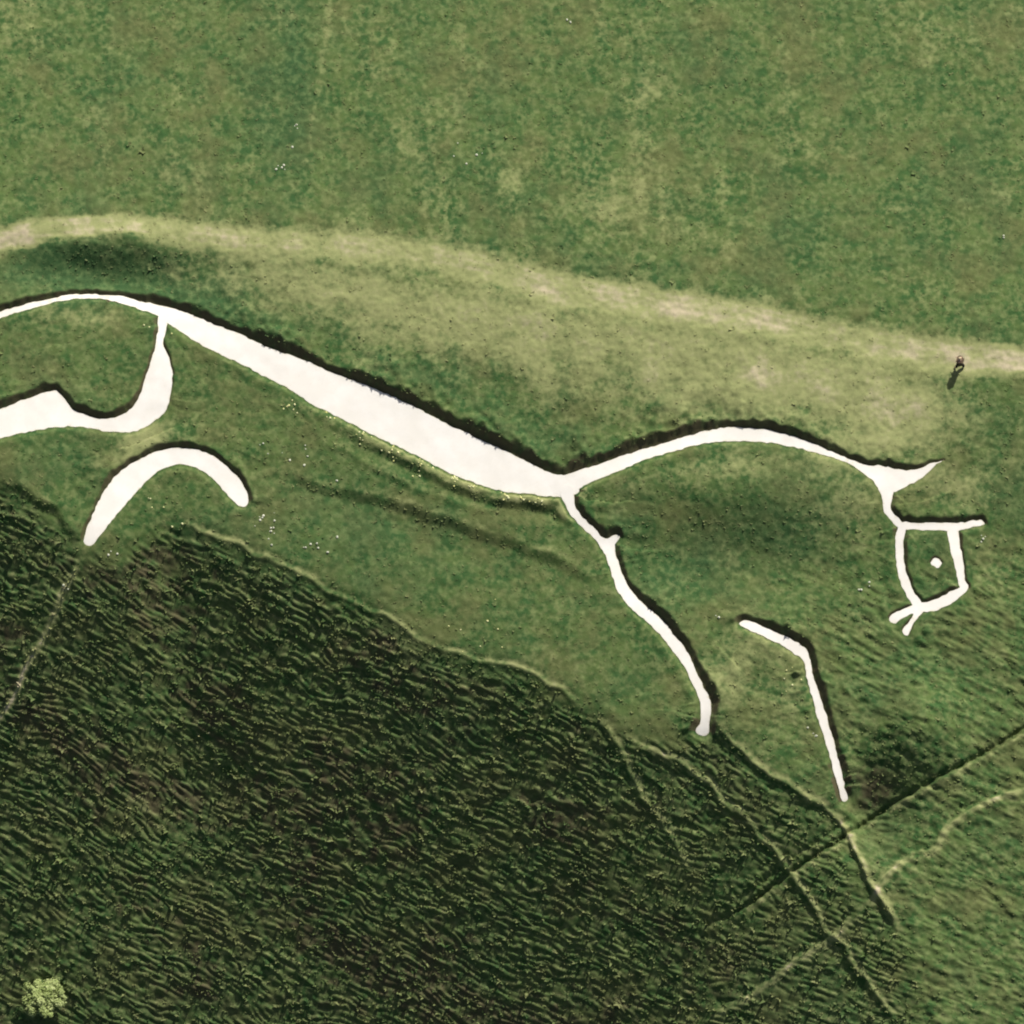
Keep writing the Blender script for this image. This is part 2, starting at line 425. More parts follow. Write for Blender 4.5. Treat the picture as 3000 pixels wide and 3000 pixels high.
# scarps read strongest where the bank turns its back to the sun
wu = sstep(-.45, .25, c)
ragged = 1 + .35 * vnoise(X / .5, Y / .5, 41) + .2 * vnoise(X / 1.7, Y / 1.7, 42)
wd = .42 * STR * ragged * (.9 + .35 * rnoise(X / 2.2, Y / 2.2, 43)) + .10
bank = .29 * STR * np.clip(ragged * (.85 + .55 * rnoise(X / 2.2, Y / 2.2, 43)) + .3 * n_mid, .15, 1.6)
dpos = np.maximum(SD, 0)
up_prof = -CUTL + (CUTL + bank) * sstep(0, 1, dpos / wd)
up_prof = np.where(dpos > wd, bank * np.exp(-(dpos - wd) / 1.6), up_prof)
lip = .12 * STR * LIP * ragged
dn_prof = np.where(dpos < .10, -CUTL + .10, -CUTL + .10 + (CUTL - .10 + lip) * sstep(.10, .40, dpos))
dn_prof = np.where(dpos > .40, lip - (lip + .13 * STR * LIP) * sstep(.55, 1.25, dpos), dn_prof)
dn_prof = np.where(dpos > 1.25, -.13 * STR * LIP * np.exp(-(dpos - 1.25) / .8), dn_prof)
pr = up_prof * wu + dn_prof * (1 - wu)
fade = sstep(4.0, 2.6, dpos)
rough_keep = sstep(0, .8, dpos)
Z = np.where(SD < 4.0, Z0 + (Z - Z0) * rough_keep + pr * fade, Z)
Z = np.where(SD < 0, Z0 - CUTL - .14, Z)
Z = np.where((SD >= 0) & (SD < .02), np.minimum(Z, Z0 - CUTL + .02), Z)

# --- where the turf is worn and dry, or lush
def blob(F, u, v, rx, ry, a, h):
    x, y = P(u, v); a = R(a); dx = X - x; dy = Y - y
    e1 = (dx * math.cos(a) + dy * math.sin(a)) / rx; e2 = (-dx * math.sin(a) + dy * math.cos(a)) / ry
    F += h * np.exp(-e1 ** 2 - e2 ** 2)
FP = [(-120, 745), (0, 706), (100, 678), (240, 660), (360, 655), (480, 672), (600, 690), (800, 705), (1000, 712), (1200, 735), (1400, 770), (1600, 830), (1800, 860), (2000, 895), (2200, 920), (2400, 965), (2600, 1005), (2800, 1040), (3000, 1058), (3150, 1070)]
fpw = dense(PL(FP), .5)
FD, _, _ = local_dist(fpw, 6)
cu = np.array([P(u, v)[0] for u, v in FP])
stg = np.interp(X, cu, [.70, .74, .76, .72, .62, .48, .40, .36, .34, .32, .32, .34, .36, .38, .36, .40, .48, .66, .80, .84])
hw = np.interp(X, cu, [.9, .9, .9, .8, .8, .9, 1.0, 1.0, 1.1, 1.1, 1.1, 1.1, 1.1, 1.1, 1.0, 1.0, 1.1, 1.1, 1.0, 1.0])
fdw = FD + .35 * n_mid + .14 * n_tuft + .16 * vnoise(X / 2.6, Y / .3, 34)
DRY_LIT += (stg + .08) * sstep(hw * 1.75, hw * .35, fdw)
for o_ in (-.45, .15, .6):
    DRY_LIT += .08 * np.exp(-((FD * np.sign(Y - np.interp(X, [p[0] for p in fpw], [p[1] for p in fpw])) - o_ + .22 * n_mid) / .13) ** 2) * inner
Z -= .07 * sstep(hw * 1.6, hw * .4, FD) * inner
for a in [(1050, 870, 10, 3.2, -14, .30), (1500, 960, 9, 3.6, -14, .36), (2000, 1050, 10, 3.8, -10, .40), (2450, 1120, 8, 3.0, -12, .38), (2650, 1230, 5, 3.0, -20, .32),
          (780, 790, 5, 1.6, -12, .32), (420, 1290, 3.2, 1.4, 20, .42), (2100, 1380, 9, 1.2, 8, .26), (2500, 1490, 2.2, 3.0, 20, .30), (2750, 1430, 3.5, 1.6, 0, .32),
          (2150, 1950, 2.6, 3.0, 40, .26), (2300, 2050, 2, 3, 0, .2), (250, 930, 5, .8, 0, .25), (150, 60, 6, 5, 0, .12), (1850, 560, 5, 4, 30, .16), (1300, 600, 6, 3, 0, .08),
          (2900, 100, 5, 4, 0, .1), (1900, 280, 2.2, .8, 10, .14), (2630, 610, .8, .4, 0, .2), (480, 800, 3.2, .7, -25, .15), (1000, 1250, 5, .5, -27, .10), (2870, 1620, 3, 3, 0, .16),
          (1150, 1870, 4, .8, -25, .15), (420, 2360, 2, .6, -25, .3), (2300, 2450, 2, 1, 0, .1)]:
    blob(DRY_LIT, *a)
for a in [(860, 300, 1.6, 9, -4, .9), (800, 90, 2.2, 4, 0, .5), (640, 480, 4, 5, 0, .2), (1150, 200, 6, 9, 0, .22), (1900, 800, 8, 2.5, -10, .3), (2750, 650, 7, 4, 0, .35), (300, 800, 8, 2.4, -8, .85),
          (1200, 1090, 9, .9, -27, .45), (1620, 1280, 3, 1.8, 0, .5), (2180, 1600, 8, 2.8, 0, .7), (1100, 1700, 8, 3, -25, .25), (2950, 1350, 3, 5, 0, .55), (2000, 1700, 3, 3, 0, .25),
          (200, 1420, 4, 1.5, -10, .3), (900, 1480, 5, 2, -20, .25), (2650, 2050, 5, 5, 0, .3), (1500, 420, 7, 3, 0, .12)]:
    blob(LUSH, *a)
for tr_, st_ in (([(975, -40), (955, 120), (935, 250), (915, 350), (900, 470)], .26), ([(640, 80), (600, 270), (570, 400)], .16), ([(1010, 0), (1000, 200), (985, 330)], .10)):
    pw = dense(PL(tr_), .6); D, _, _ = local_dist(pw, 2)
    DRY_LIT += st_ * np.exp(-((D + .1 * n_mid) / .32) ** 2) * (.6 + .6 * n_mid)
DRY_LIT = DRY_LIT * (1 + .35 * n_mid) + .10 * n_big * (1 - smask)
DRY_LIT += .11 * rnoise(X / 2.3, Y / 2.3, 51) * (1 - smask) + .06 * rnoise(X / .9, Y / .9, 54) * (1 - smask)
fieldw = sstep(18, 24, Y)
LUSH += fieldw * (.22 * vnoise((X + .06 * Y) / .9, Y / 7, 55) + .20 * vnoise((X + .06 * Y) / 2.4, Y / 11, 56))
DRY_LIT += fieldw * .09 * vnoise((X + .05 * Y) / .7, Y / 5, 57)
LUSH += .34 * rnoise(X / 3.1, Y / 3.1, 52) + .22 * n_mid + .2 * rnoise(X / .8, Y / .8, 53)
pw = dense(PL([(u - 12, v + 70) for u, v in T0 + [(700, 865), (790, 925)]]), .6); D, _, _ = local_dist(pw, 5)
LUSH += .5 * np.exp(-(D / 1.8) ** 2) * (1 + .6 * n_mid + .4 * n_tuft)
LUSH = np.where(SD < 4, LUSH + .5 * wu * np.exp(-dpos / .9) * sstep(.6, 1.2, STR), LUSH)
# step treads, then a yellower lip just below the body
DRY_LIT += smask * inner * .16 * sstep(.55, .8, fr) * (1 + n_tuft)  # trodden treads paled, their sunlit look partly painted in
lipband = (SD > .18) & (SD < .75) & (c < -.2)
DRY_LIT = np.where(lipband, np.maximum(DRY_LIT, (.36 + .25 * n_tuft) * LIP), DRY_LIT)
# brown tone on the scarp faces
BARE_SHADE = np.where((SD < 2) & (SD >= 0), wu * sstep(wd * 1.15, wd * .6, dpos), 0) * .8
BARE_SHADE += smask * (1 - .5 * sstep(4, 26, X)) * (.42 + .30 * sstep(-.1, .55, vnoise(A1 / 5.5, A2 / 3.2, 61) * .7 + vnoise(A1 / .9, A2 / .4, 62) * .45))  # slope brown, partly its shade warmed and deepened in the colour
x, y = P(2560, 2310); BARE_SHADE += .75 * np.exp(-(((X - x) / 2.6) ** 2 + ((Y - y) / 2.4) ** 2))  # dark brown blob: the hollow's shade put into the colour
BARE_SHADE *= (1 + .4 * n_tuft) * (1 - .85 * TRK)
DRY_LIT = np.clip(DRY_LIT, 0, 1.1); LUSH = np.clip(LUSH, 0, 1); BARE_SHADE = np.clip(BARE_SHADE, 0, 1)

def zat(x, y):
    """finished ground height"""
    x = np.asarray(x, float); y = np.asarray(y, float)
    f = np.clip((x - fx[0]) / STEP, 0, len(fx) - 1.001); g = np.clip((y - fy[0]) / STEP, 0, len(fy) - 1.001)
    i = f.astype(int); j = g.astype(int); a = f - i; b = g - j; i = i + IX0; j = j + IY0
    return (Z[i, j] * (1 - a) + Z[i + 1, j] * a) * (1 - b) + (Z[i, j + 1] * (1 - a) + Z[i + 1, j + 1] * a) * b

def gat(F, x, y):
    i = np.clip(np.round((np.asarray(x) - fx[0]) / STEP).astype(int), 0, len(fx) - 1) + IX0
    j = np.clip(np.round((np.asarray(y) - fy[0]) / STEP).astype(int), 0, len(fy) - 1) + IY0
    return F[i, j]

# ------------------------------------------------------------------ materials
class NT:
    def __init__(self, name):
        self.m = bpy.data.materials.new(name); self.m.use_nodes = True
        self.n = self.m.node_tree.nodes; self.l = self.m.node_tree.links
        self.b = self.n['Principled BSDF']
    def node(self, t, **kw):
        n = self.n.new(t)
        for k, v in kw.items(): setattr(n, k, v)
        return n
    def link(self, a, b): self.l.new(a, b)
    def attr(self, name):
        n = self.node('ShaderNodeAttribute'); n.attribute_name = name; return n.outputs['Fac']
    def noise(self, scale, detail=3, rough=.6, vec=None, dist=0):
        n = self.node('ShaderNodeTexNoise'); n.inputs['Scale'].default_value = scale
        n.inputs['Detail'].default_value = detail; n.inputs['Roughness'].default_value = rough; n.inputs['Distortion'].default_value = dist
        if vec: self.link(vec, n.inputs['Vector'])
        return n
    def math(self, op, a, b=None, clamp=False):
        n = self.node('ShaderNodeMath', operation=op, use_clamp=clamp)
        for i, v in enumerate((a, b)):
            if v is None: continue
            if isinstance(v, (int, float)): n.inputs[i].default_value = v
            else: self.link(v, n.inputs[i])
        return n.outputs[0]
    def remap(self, v, a, b, c=0., d=1.):
        n = self.node('ShaderNodeMapRange', interpolation_type='SMOOTHSTEP')
        self.link(v, n.inputs[0])
        for i, q in enumerate((a, b, c, d)): n.inputs[i + 1].default_value = q
        return n.outputs[0]
    def mix(self, f, a, b, blend='MIX'):
        n = self.node('ShaderNodeMix', data_type='RGBA', blend_type=blend)
        if isinstance(f, (int, float)): n.inputs[0].default_value = f
        else: self.link(f, n.inputs[0])
        for i, v in ((6, a), (7, b)):
            if isinstance(v, tuple): n.inputs[i].default_value = (*v, 1)
            else: self.link(v, n.inputs[i])
        return n.outputs[2]

def turf_material(name, tuft=False):
    t = NT(name)
    geo = t.node('ShaderNodeNewGeometry')
    pos = geo.outputs['Position']
    n1 = t.noise(2.2, 4, .55, pos)            # tuft-scale
    n2 = t.noise(.6, 4, .6, pos)
    n3 = t.noise(.28, 3, .6, pos)
    n4 = t.noise(9.0, 2, .6, pos)
    dry = t.attr('dry'); lush = t.attr('lush'); bare = t.attr('bare')
    # fresh greens and olive
    g = t.mix(t.remap(n2.outputs['Fac'], .38, .62), (.036, .088, .024), (.082, .126, .037))
    g = t.mix(t.remap(n1.outputs['Fac'], .40, .66), g, (.118, .160, .056))
    g = t.mix(t.math('MULTIPLY', t.remap(n3.outputs['Fac'], .46, .66), .5), g, (.118, .120, .046))
    g = t.mix(t.math('MULTIPLY', lush, .85, True), g, t.mix(t.remap(n1.outputs['Fac'], .4, .7), (.032, .076, .026), (.072, .130, .046)))
    # dry, straw-coloured, then worn to pale soil
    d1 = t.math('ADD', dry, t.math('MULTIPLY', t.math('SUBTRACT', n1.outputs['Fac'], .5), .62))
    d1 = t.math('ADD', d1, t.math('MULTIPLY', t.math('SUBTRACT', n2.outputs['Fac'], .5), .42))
    g = t.mix(t.remap(d1, .04, .58), g, (.255, .275, .115))  # straw also brightens the treads and crests that read as sunlit
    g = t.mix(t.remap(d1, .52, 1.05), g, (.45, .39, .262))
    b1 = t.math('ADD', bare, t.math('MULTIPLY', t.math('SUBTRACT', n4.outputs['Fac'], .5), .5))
    g = t.mix(t.remap(b1, .3, .9, 0, .85), g, (.084, .067, .038))  # brown also carries the painted shade of slope and hollow
    if tuft:
        g = t.mix(t.attr('tint'), g, t.mix(.5, g, (.22, .22, .10)))
    t.link(g, t.b.inputs['Base Color'])
    t.b.inputs['Roughness'].default_value = .85
    t.b.inputs['Specular IOR Level'].default_value = .15
    if not tuft:
        bp = t.node('ShaderNodeBump'); bp.inputs['Strength'].default_value = .55; bp.inputs['Distance'].default_value = .05
        nb = t.noise(11, 3, .7, pos)
        t.link(nb.outputs['Fac'], bp.inputs['Height']); t.link(bp.outputs['Normal'], t.b.inputs['Normal'])
    return t.m
M_TURF = turf_material('turf')
M_TUFT = turf_material('grass_blades', True)

def chalk_material():
    t = NT('chalk')
    geo = t.node('ShaderNodeNewGeometry'); pos = geo.outputs['Position']
    n1 = t.noise(.5, 4, .6, pos); n2 = t.noise(6, 4, .65, pos); n3 = t.noise(22, 3, .7, pos)
    c_ = t.mix(t.remap(n1.outputs['Fac'], .35, .7), (.765, .735, .675), (.825, .80, .75))
    c_ = t.mix(t.remap(n2.outputs['Fac'], .56, .78, 0, .45), c_, (.66, .62, .52))
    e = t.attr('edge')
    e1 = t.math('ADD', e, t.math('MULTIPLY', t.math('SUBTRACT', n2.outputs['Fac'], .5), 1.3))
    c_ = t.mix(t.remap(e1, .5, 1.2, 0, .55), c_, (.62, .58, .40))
    t.link(c_, t.b.inputs['Base Color'])
    t.b.inputs['Roughness'].default_value = .95; t.b.inputs['Specular IOR Level'].default_value = .1
    bp = t.node('ShaderNodeBump'); bp.inputs['Strength'].default_value = .35; bp.inputs['Distance'].default_value = .02
    t.link(n3.outputs['Fac'], bp.inputs['Height']); t.link(bp.outputs['Normal'], t.b.inputs['Normal'])
    return t.m
M_CHALK = chalk_material()

def plain(name, col, col2=None, scale=6, rough=.8):
    t = NT(name)
    if col2:
        tc = t.node('ShaderNodeTexCoord')
        n = t.noise(scale, 3, .6, tc.outputs['Object'])
        t.link(t.mix(t.remap(n.outputs['Fac'], .35, .65), col, col2), t.b.inputs['Base Color'])
    else: t.b.inputs['Base Color'].default_value = (*col, 1)
    t.b.inputs['Roughness'].default_value = rough; t.b.inputs['Specular IOR Level'].default_value = .2
    return t.m

# ------------------------------------------------------------------ helpers for objects
def new_obj(name, me, mat=None, parent=None, **props):
    o = bpy.data.objects.new(name, me); COL.objects.link(o)
    if mat: me.materials.append(mat)
    if parent: o.parent = parent
    for k, v in props.items(): o[k] = v
    return o

def mesh_np(name, v, f, attrs=None, smooth=True):
    me = bpy.data.meshes.new(name)
    nv, nf, k = len(v), len(f), f.shape[1]
    me.vertices.add(nv); me.vertices.foreach_set('co', np.ascontiguousarray(v, np.float32).ravel())
    me.loops.add(nf * k); me.loops.foreach_set('vertex_index', np.ascontiguousarray(f, np.int32).ravel())
    me.polygons.add(nf)
    me.polygons.foreach_set('loop_start', np.arange(0, nf * k, k, dtype=np.int32))
    me.polygons.foreach_set('loop_total', np.full(nf, k, np.int32))
    me.polygons.foreach_set('use_smooth', np.full(nf, smooth))
    for nm, a in (attrs or {}).items():
        at = me.attributes.new(nm, 'FLOAT', 'POINT'); at.data.foreach_set('value', np.ascontiguousarray(a, np.float32).ravel())
    me.update(calc_edges=True)
    return me

# ------------------------------------------------------------------ the ground, cut into the grassy hillside, the trodden footpath, sheep tracks and the ditch
idx = np.arange(NX * NY).reshape(NX, NY)
F = np.stack([idx[:-1, :-1], idx[1:, :-1], idx[1:, 1:], idx[:-1, 1:]], -1).reshape(-1, 4)
V = np.stack([X, Y, Z], -1).reshape(-1, 3)
owner = np.zeros((NX, NY), np.int8)
owner[(fdw < hw * 1.05) & (stg > .30) & (inner > 0)] = 1
for k, tr in enumerate((T6, TL)):
    for pts, D in TRACKS:
        if pts is tr: owner[(D < .24) & (SD > .3)] = 2 + k
owner[(DD < .24) & (dmod > .1)] = 4
fo = owner[:-1, :-1].reshape(-1)
ATT = {'dry': DRY_LIT.ravel(), 'lush': LUSH.ravel(), 'bare': BARE_SHADE.ravel()}
# hide no turf under the chalk: faces wholly inside a trench are left to the chalk bed
for k, nm in enumerate(['hillside', 'footpath', 'sheep_track', 'sheep_track', 'ditch']):
    sel = F[fo == k]
    if len(sel) == 0: continue
    u, inv = np.unique(sel, return_inverse=True)
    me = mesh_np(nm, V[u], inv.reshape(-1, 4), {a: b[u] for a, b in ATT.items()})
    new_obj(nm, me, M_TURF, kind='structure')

# ------------------------------------------------------------------ the chalk horse
HX, HY = P(1500, 1350)
horse = bpy.data.objects.new('chalk_horse', None); COL.objects.link(horse)
horse.location = (HX, HY, float(macro(np.array([HX]), np.array([HY]))[0]))
horse['label'] = 'huge white chalk horse figure cut into the grassy hillside, long curved body and beaked head'
horse['category'] = 'hill figure'
hv = np.array(horse.location)
head = bpy.data.objects.new('head', None); COL.objects.link(head); head.parent = horse
head['label'] = 'square chalk-outlined head with forked beak and a dot for the eye'
PLAB = {2: 'detached arched hind leg of bare white chalk', 13: 'detached bent front leg of bare white chalk', 11: 'single white chalk dot in the head'}
for k, (nm, poly) in enumerate(CHALKW):
    a = np.array(poly)
    lo = a.min(0) - .1; hi = a.max(0) + .1
    g1, g2 = np.meshgrid(np.arange(lo[0], hi[0], .22), np.arange(lo[1], hi[1], .22), indexing='ij')
    g1 = g1.ravel(); g2 = g2.ravel()
    ins = inside_poly(g1, g2, poly)
    d = np.full(g1.shape, 9.)
    d[ins] = seg_dist(g1[ins], g2[ins], poly + [poly[0]])[0]
    keep = ins & (d > .11)
    pts = [Vector(q) for q in poly] + [Vector((p, q)) for p, q in zip(g1[keep], g2[keep])]
    nb = len(poly)
    vs, es, fs, ov, oe, of = mgeo.delaunay_2d_cdt(pts, [], [list(range(nb))], 1, 1e-5)
    vs = np.array([(q.x, q.y) for q in vs])
    de = seg_dist(vs[:, 0], vs[:, 1], poly + [poly[0]])[0]
    z = macro(vs[:, 0], vs[:, 1]) - gat(CUTL, vs[:, 0], vs[:, 1]) + .05 + .002 * k + .012 * vnoise(vs[:, 0] * 1.5, vs[:, 1] * 1.5, 71)
    v3 = np.column_stack([vs, z])
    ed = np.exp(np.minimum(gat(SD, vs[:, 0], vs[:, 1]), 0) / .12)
    fs = [list(q) for q in fs]
    # skirt: the bed of chalk has depth
    cnt = {}
    for q in fs:
        for i in range(len(q)):
            e = (q[i], q[(i + 1) % len(q)]); cnt[e] = 1
    rim = [e for e in cnt if (e[1], e[0]) not in cnt]
    low = {}
    ex = []
    for e in rim:
        for i in e:
            if i not in low:
                low[i] = len(v3) + len(ex); ex.append((v3[i][0], v3[i][1], v3[i][2] - .0)); ex.append((v3[i][0], v3[i][1], v3[i][2] - .28))
    for (i, j) in rim: fs.append([low[j], low[i], low[i] + 1, low[j] + 1])
    v3 = np.vstack([v3, np.array(ex)])
    ed = np.concatenate([ed, np.ones(len(ex))])
    me = bpy.data.meshes.new(nm)
    me.from_pydata((v3 - hv).tolist(), [], fs)
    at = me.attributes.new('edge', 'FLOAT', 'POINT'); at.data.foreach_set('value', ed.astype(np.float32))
    me.polygons.foreach_set('use_smooth', np.ones(len(fs), bool))
    me.update()
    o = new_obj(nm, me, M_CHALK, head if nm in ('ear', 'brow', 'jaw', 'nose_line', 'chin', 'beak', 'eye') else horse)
    if k in PLAB: o['label'] = PLAB[k]

# ------------------------------------------------------------------ grass tufts
def tufts(name, n, size, height, label, cond, seed, blades=4, lo_lean=.4):
    g = np.random.default_rng(seed)
    x = g.uniform(-40, 40, n); y = g.uniform(-34.5, 44.5, n)
    k = (gat(SD, x, y) > .5) & (g.random(n) < cond(x, y))
    x = x[k]; y = y[k]; n = len(x)
    z = zat(x, y)
    B = blades
    sc = np.exp(g.normal(0, .35, n))
    a = g.uniform(0, 2 * np.pi, (n, B)); lean = g.uniform(lo_lean, 1.0, (n, B))
    L = height * sc[:, None] * g.uniform(.7, 1.2, (n, B)); W = size * sc[:, None] * g.uniform(.35, .6, (n, B))
    ca_, sa_ = np.cos(a), np.sin(a)
    bx = x[:, None] + ca_ * size * .15; by = y[:, None] + sa_ * size * .15; bz = np.broadcast_to(z[:, None] - .02, bx.shape)
    p0 = np.stack([bx - sa_ * W / 2, by + ca_ * W / 2, bz], -1)
    p1 = np.stack([bx + sa_ * W / 2, by - ca_ * W / 2, bz], -1)
    p2 = np.stack([bx + ca_ * L * lean, by + sa_ * L * lean, bz + L * np.sqrt(np.maximum(1 - (lean * .85) ** 2, .05))], -1)
    v = np.stack([p0, p1, p2], 2).reshape(-1, 3)
    f = np.arange(len(v)).reshape(-1, 3)
    rep = lambda q: np.repeat(q, B * 3)
    at = {'dry': rep(gat(DRY_LIT, x, y) + g.normal(0, .05, n)), 'lush': rep(gat(LUSH, x, y)), 'bare': rep(gat(BARE_SHADE, x, y) * .35), 'tint': rep(g.random(n) ** 1.5)}
    return new_obj(name, mesh_np(name, v, f, at, False), M_TUFT, kind='stuff', label=label, category='grass')
worn = lambda x, y: np.clip(1.1 - 1.3 * gat(DRY_LIT, x, y), .05, 1)
tufts('meadow_grass', 60000, .18, .075, 'short tufted meadow grass around the chalk figure', lambda x, y: worn(x, y) * (1 - gat(smask, x, y)), 5, 4, .8)
tufts('slope_grass', 60000, .22, .20, 'coarse grass tussocks on the dark stepped slope', lambda x, y: gat(smask, x, y) * np.clip(gat(fr, x, y) * 1.2, 0, 1), 6)

# ------------------------------------------------------------------ chalk crumbs and pale flower heads
def crumbs(name, label, cat, spots, mat, seed, smin, smax):
    g = np.random.default_rng(seed); vv = []; ff = []
    for (u, v, spread, n) in spots:
        x0, y0 = P(u, v)
        for _ in range(n):
            x = x0 + g.normal(0, spread); y = y0 + g.normal(0, spread * .8)
            if gat(SD, [x], [y])[0] < .1: continue
            r = g.uniform(smin, smax); z = float(zat([x], [y])[0]) + r * .5
            base = len(vv)
            for (a, b, c_) in [(1, 0, 0), (-1, 0, 0), (0, 1, 0), (0, -1, 0), (0, 0, 1), (0, 0, -1), (.7, .7, .2), (-.7, .6, .3), (-.6, -.7, .1), (.7, -.7, .3)]:
                q = r * g.uniform(.75, 1.2); vv.append((x + a * q, y + b * q, z + c_ * q * .75))
            b = base
            ff += [(b + i, b + j, b + k) for i, j, k in [(4, 0, 6), (4, 6, 2), (4, 2, 7), (4, 7, 1), (4, 1, 8), (4, 8, 3), (4, 3, 9), (4, 9, 0), (5, 6, 0), (5, 2, 6), (5, 7, 2), (5, 1, 7), (5, 8, 1), (5, 3, 8), (5, 9, 3), (5, 0, 9)]]
    me = bpy.data.meshes.new(name); me.from_pydata(vv, [], ff); me.update()
    return new_obj(name, me, mat, kind='stuff', label=label, category=cat)
M_CRUMB = plain('loose_chalk', (.46, .48, .36), (.66, .66, .54), 3)
M_FLOWER = plain('pale_flowers', (.62, .60, .22), (.70, .70, .40), 3)
crumbs('chalk_rubble', 'scattered crumbs of white chalk lying in the grass', 'rubble',
       [(780, 1500, .3, 4), (775, 1530, .35, 4), (800, 1560, .25, 4), (820, 1590, .4, 2), (945, 1590, .5, 5), (885, 1605, .15, 2), (905, 1335, .5, 4), (980, 1405, .2, 2), (800, 1320, .8, 5), (2535, 1715, .3, 4), (2090, 1810, .15, 2),
        (865, 370, .15, 3), (855, 430, .15, 2), (825, 487, .3, 5), (1665, 62, .12, 2), (2870, 1580, .25, 4), (2940, 690, .15, 2), (330, 1610, .25, 3), (200, 1715, .2, 3), (1390, 455, .8, 5), (2380, 2140, .4, 4)], M_CRUMB, 3, .035, .10)
crumbs('yellow_flowers', 'pale yellow wild flowers along the lower edge of the chalk body', 'flowers',
       [(860, 1185, .5, 8), (960, 1225, .5, 6), (1060, 1290, .4, 8), (1150, 1320, .4, 9), (1240, 1365, .35, 12), (1330, 1400, .35, 12), (1385, 1425, .25, 6), (1480, 1452, .3, 8), (1530, 1460, .25, 7), (1585, 1475, .2, 6),
        (450, 955, .5, 6), (520, 960, .4, 5), (2320, 1990, .6, 6), (600, 2150, .4, 3), (1420, 1860, 1.2, 8), (460, 1480, 1.0, 6)], M_FLOWER, 4, .04, .085)

# ------------------------------------------------------------------ the lone bush
def bush(u, v):
    x, y = P(u, v); z = float(zat([x], [y])[0])
    root = bpy.data.objects.new('bush', None); COL.objects.link(root); root.location = (x, y, z)
    root['label'] = 'single rounded pale green bush standing on the dark steep slope'; root['category'] = 'bush'
    g = random.Random(11)
    # stem and limbs
    vv, ff = [], []
    def tube(a, b, r0, r1):
        a = Vector(a); b = Vector(b); d = (b - a).normalized(); s = d.orthogonal().normalized(); t = d.cross(s); n = len(vv)
        for (c_, r) in ((a, r0), (b, r1)):
            for i in range(6):
                q = c_ + (s * math.cos(i * math.pi / 3) + t * math.sin(i * math.pi / 3)) * r; vv.append(tuple(q))
        for i in range(6): ff.append((n + i, n + (i + 1) % 6, n + 6 + (i + 1) % 6, n + 6 + i))
    tube((0, 0, -.3), (.03, .02, .5), .10, .075)
    tips = []
    for i in range(9):
        a = i * 2 * math.pi / 9 + g.uniform(-.3, .3); r = g.uniform(.45, .8); h = g.uniform(.8, 1.3)
        m = (r * math.cos(a), r * math.sin(a), h); tube((.03, .02, .45), m, .05, .03)
        for j in range(3):
            b = a + g.uniform(-.7, .7); e = (m[0] + .55 * math.cos(b), m[1] + .55 * math.sin(b), m[2] + g.uniform(.1, .6)); tube(m, e, .03, .012); tips.append(e)
    me = bpy.data.meshes.new('trunk'); me.from_pydata(vv, [], ff); me.update()
    new_obj('trunk', me, plain('bark', (.10, .08, .055), (.06, .05, .035), 9), root)
    # leaf clumps spread through the crown
    lv, lf, lt = [], [], []
    cl = []
    for i in range(120):
        th = g.uniform(0, 2 * math.pi); cz = g.uniform(-.25, 1); rr = (g.random() ** .35) * (1.5 + .26 * math.sin(3 * th + 1) + .22 * math.sin(5 * th + 2) + .12 * math.sin(8 * th))
        s = math.sqrt(max(0, 1 - cz * cz))
        cl.append((rr * s * math.cos(th), rr * s * math.sin(th), 1.05 + .95 * cz * rr / 1.3, g.choice((.14, .2, .28, .42)), g.random()))
    for (cx, cy, cz, cr, tone) in cl:
        for _ in range(90):
            d = Vector((g.gauss(0, 1), g.gauss(0, 1), g.gauss(0, 1))).normalized() * cr * g.random() ** .4
            p = Vector((cx, cy, cz)) + d
            nrm = (d.normalized() + Vector((g.gauss(0, .35), g.gauss(0, .35) + .2, g.gauss(.9, .4)))).normalized()
            s = nrm.orthogonal().normalized(); s.rotate(Matrix.Rotation(g.uniform(0, 6.28), 3, nrm)); t = nrm.cross(s)
            l = g.uniform(.07, .12); w = l * .55; n = len(lv)
            lv += [tuple(p - s * l), tuple(p + t * w), tuple(p + s * l), tuple(p - t * w)]; lf.append((n, n + 1, n + 2, n + 3)); lt += [tone * .7 + g.random() * .3] * 4
    me = bpy.data.meshes.new('crown'); me.from_pydata(lv, [], lf)
    at = me.attributes.new('tint', 'FLOAT', 'POINT'); at.data.foreach_set('value', np.array(lt, np.float32)); me.update()
    t = NT('bush_leaves')
    t.link(t.mix(t.attr('tint'), (.22, .30, .08), (.50, .56, .25)), t.b.inputs['Base Color'])
    t.b.inputs['Roughness'].default_value = .6; t.b.inputs['Specular IOR Level'].default_value = .25
    tr = t.node('ShaderNodeBsdfTranslucent'); tr.inputs['Color'].default_value = (.38, .44, .12, 1)
    ms = t.node('ShaderNodeMixShader'); ms.inputs[0].default_value = .25
    t.link(t.b.outputs[0], ms.inputs[1]); t.link(tr.outputs[0], ms.inputs[2]); t.link(ms.outputs[0], t.n['Material Output'].inputs['Surface'])
    new_obj('crown', me, t.m, root)
bush(132, 2935)

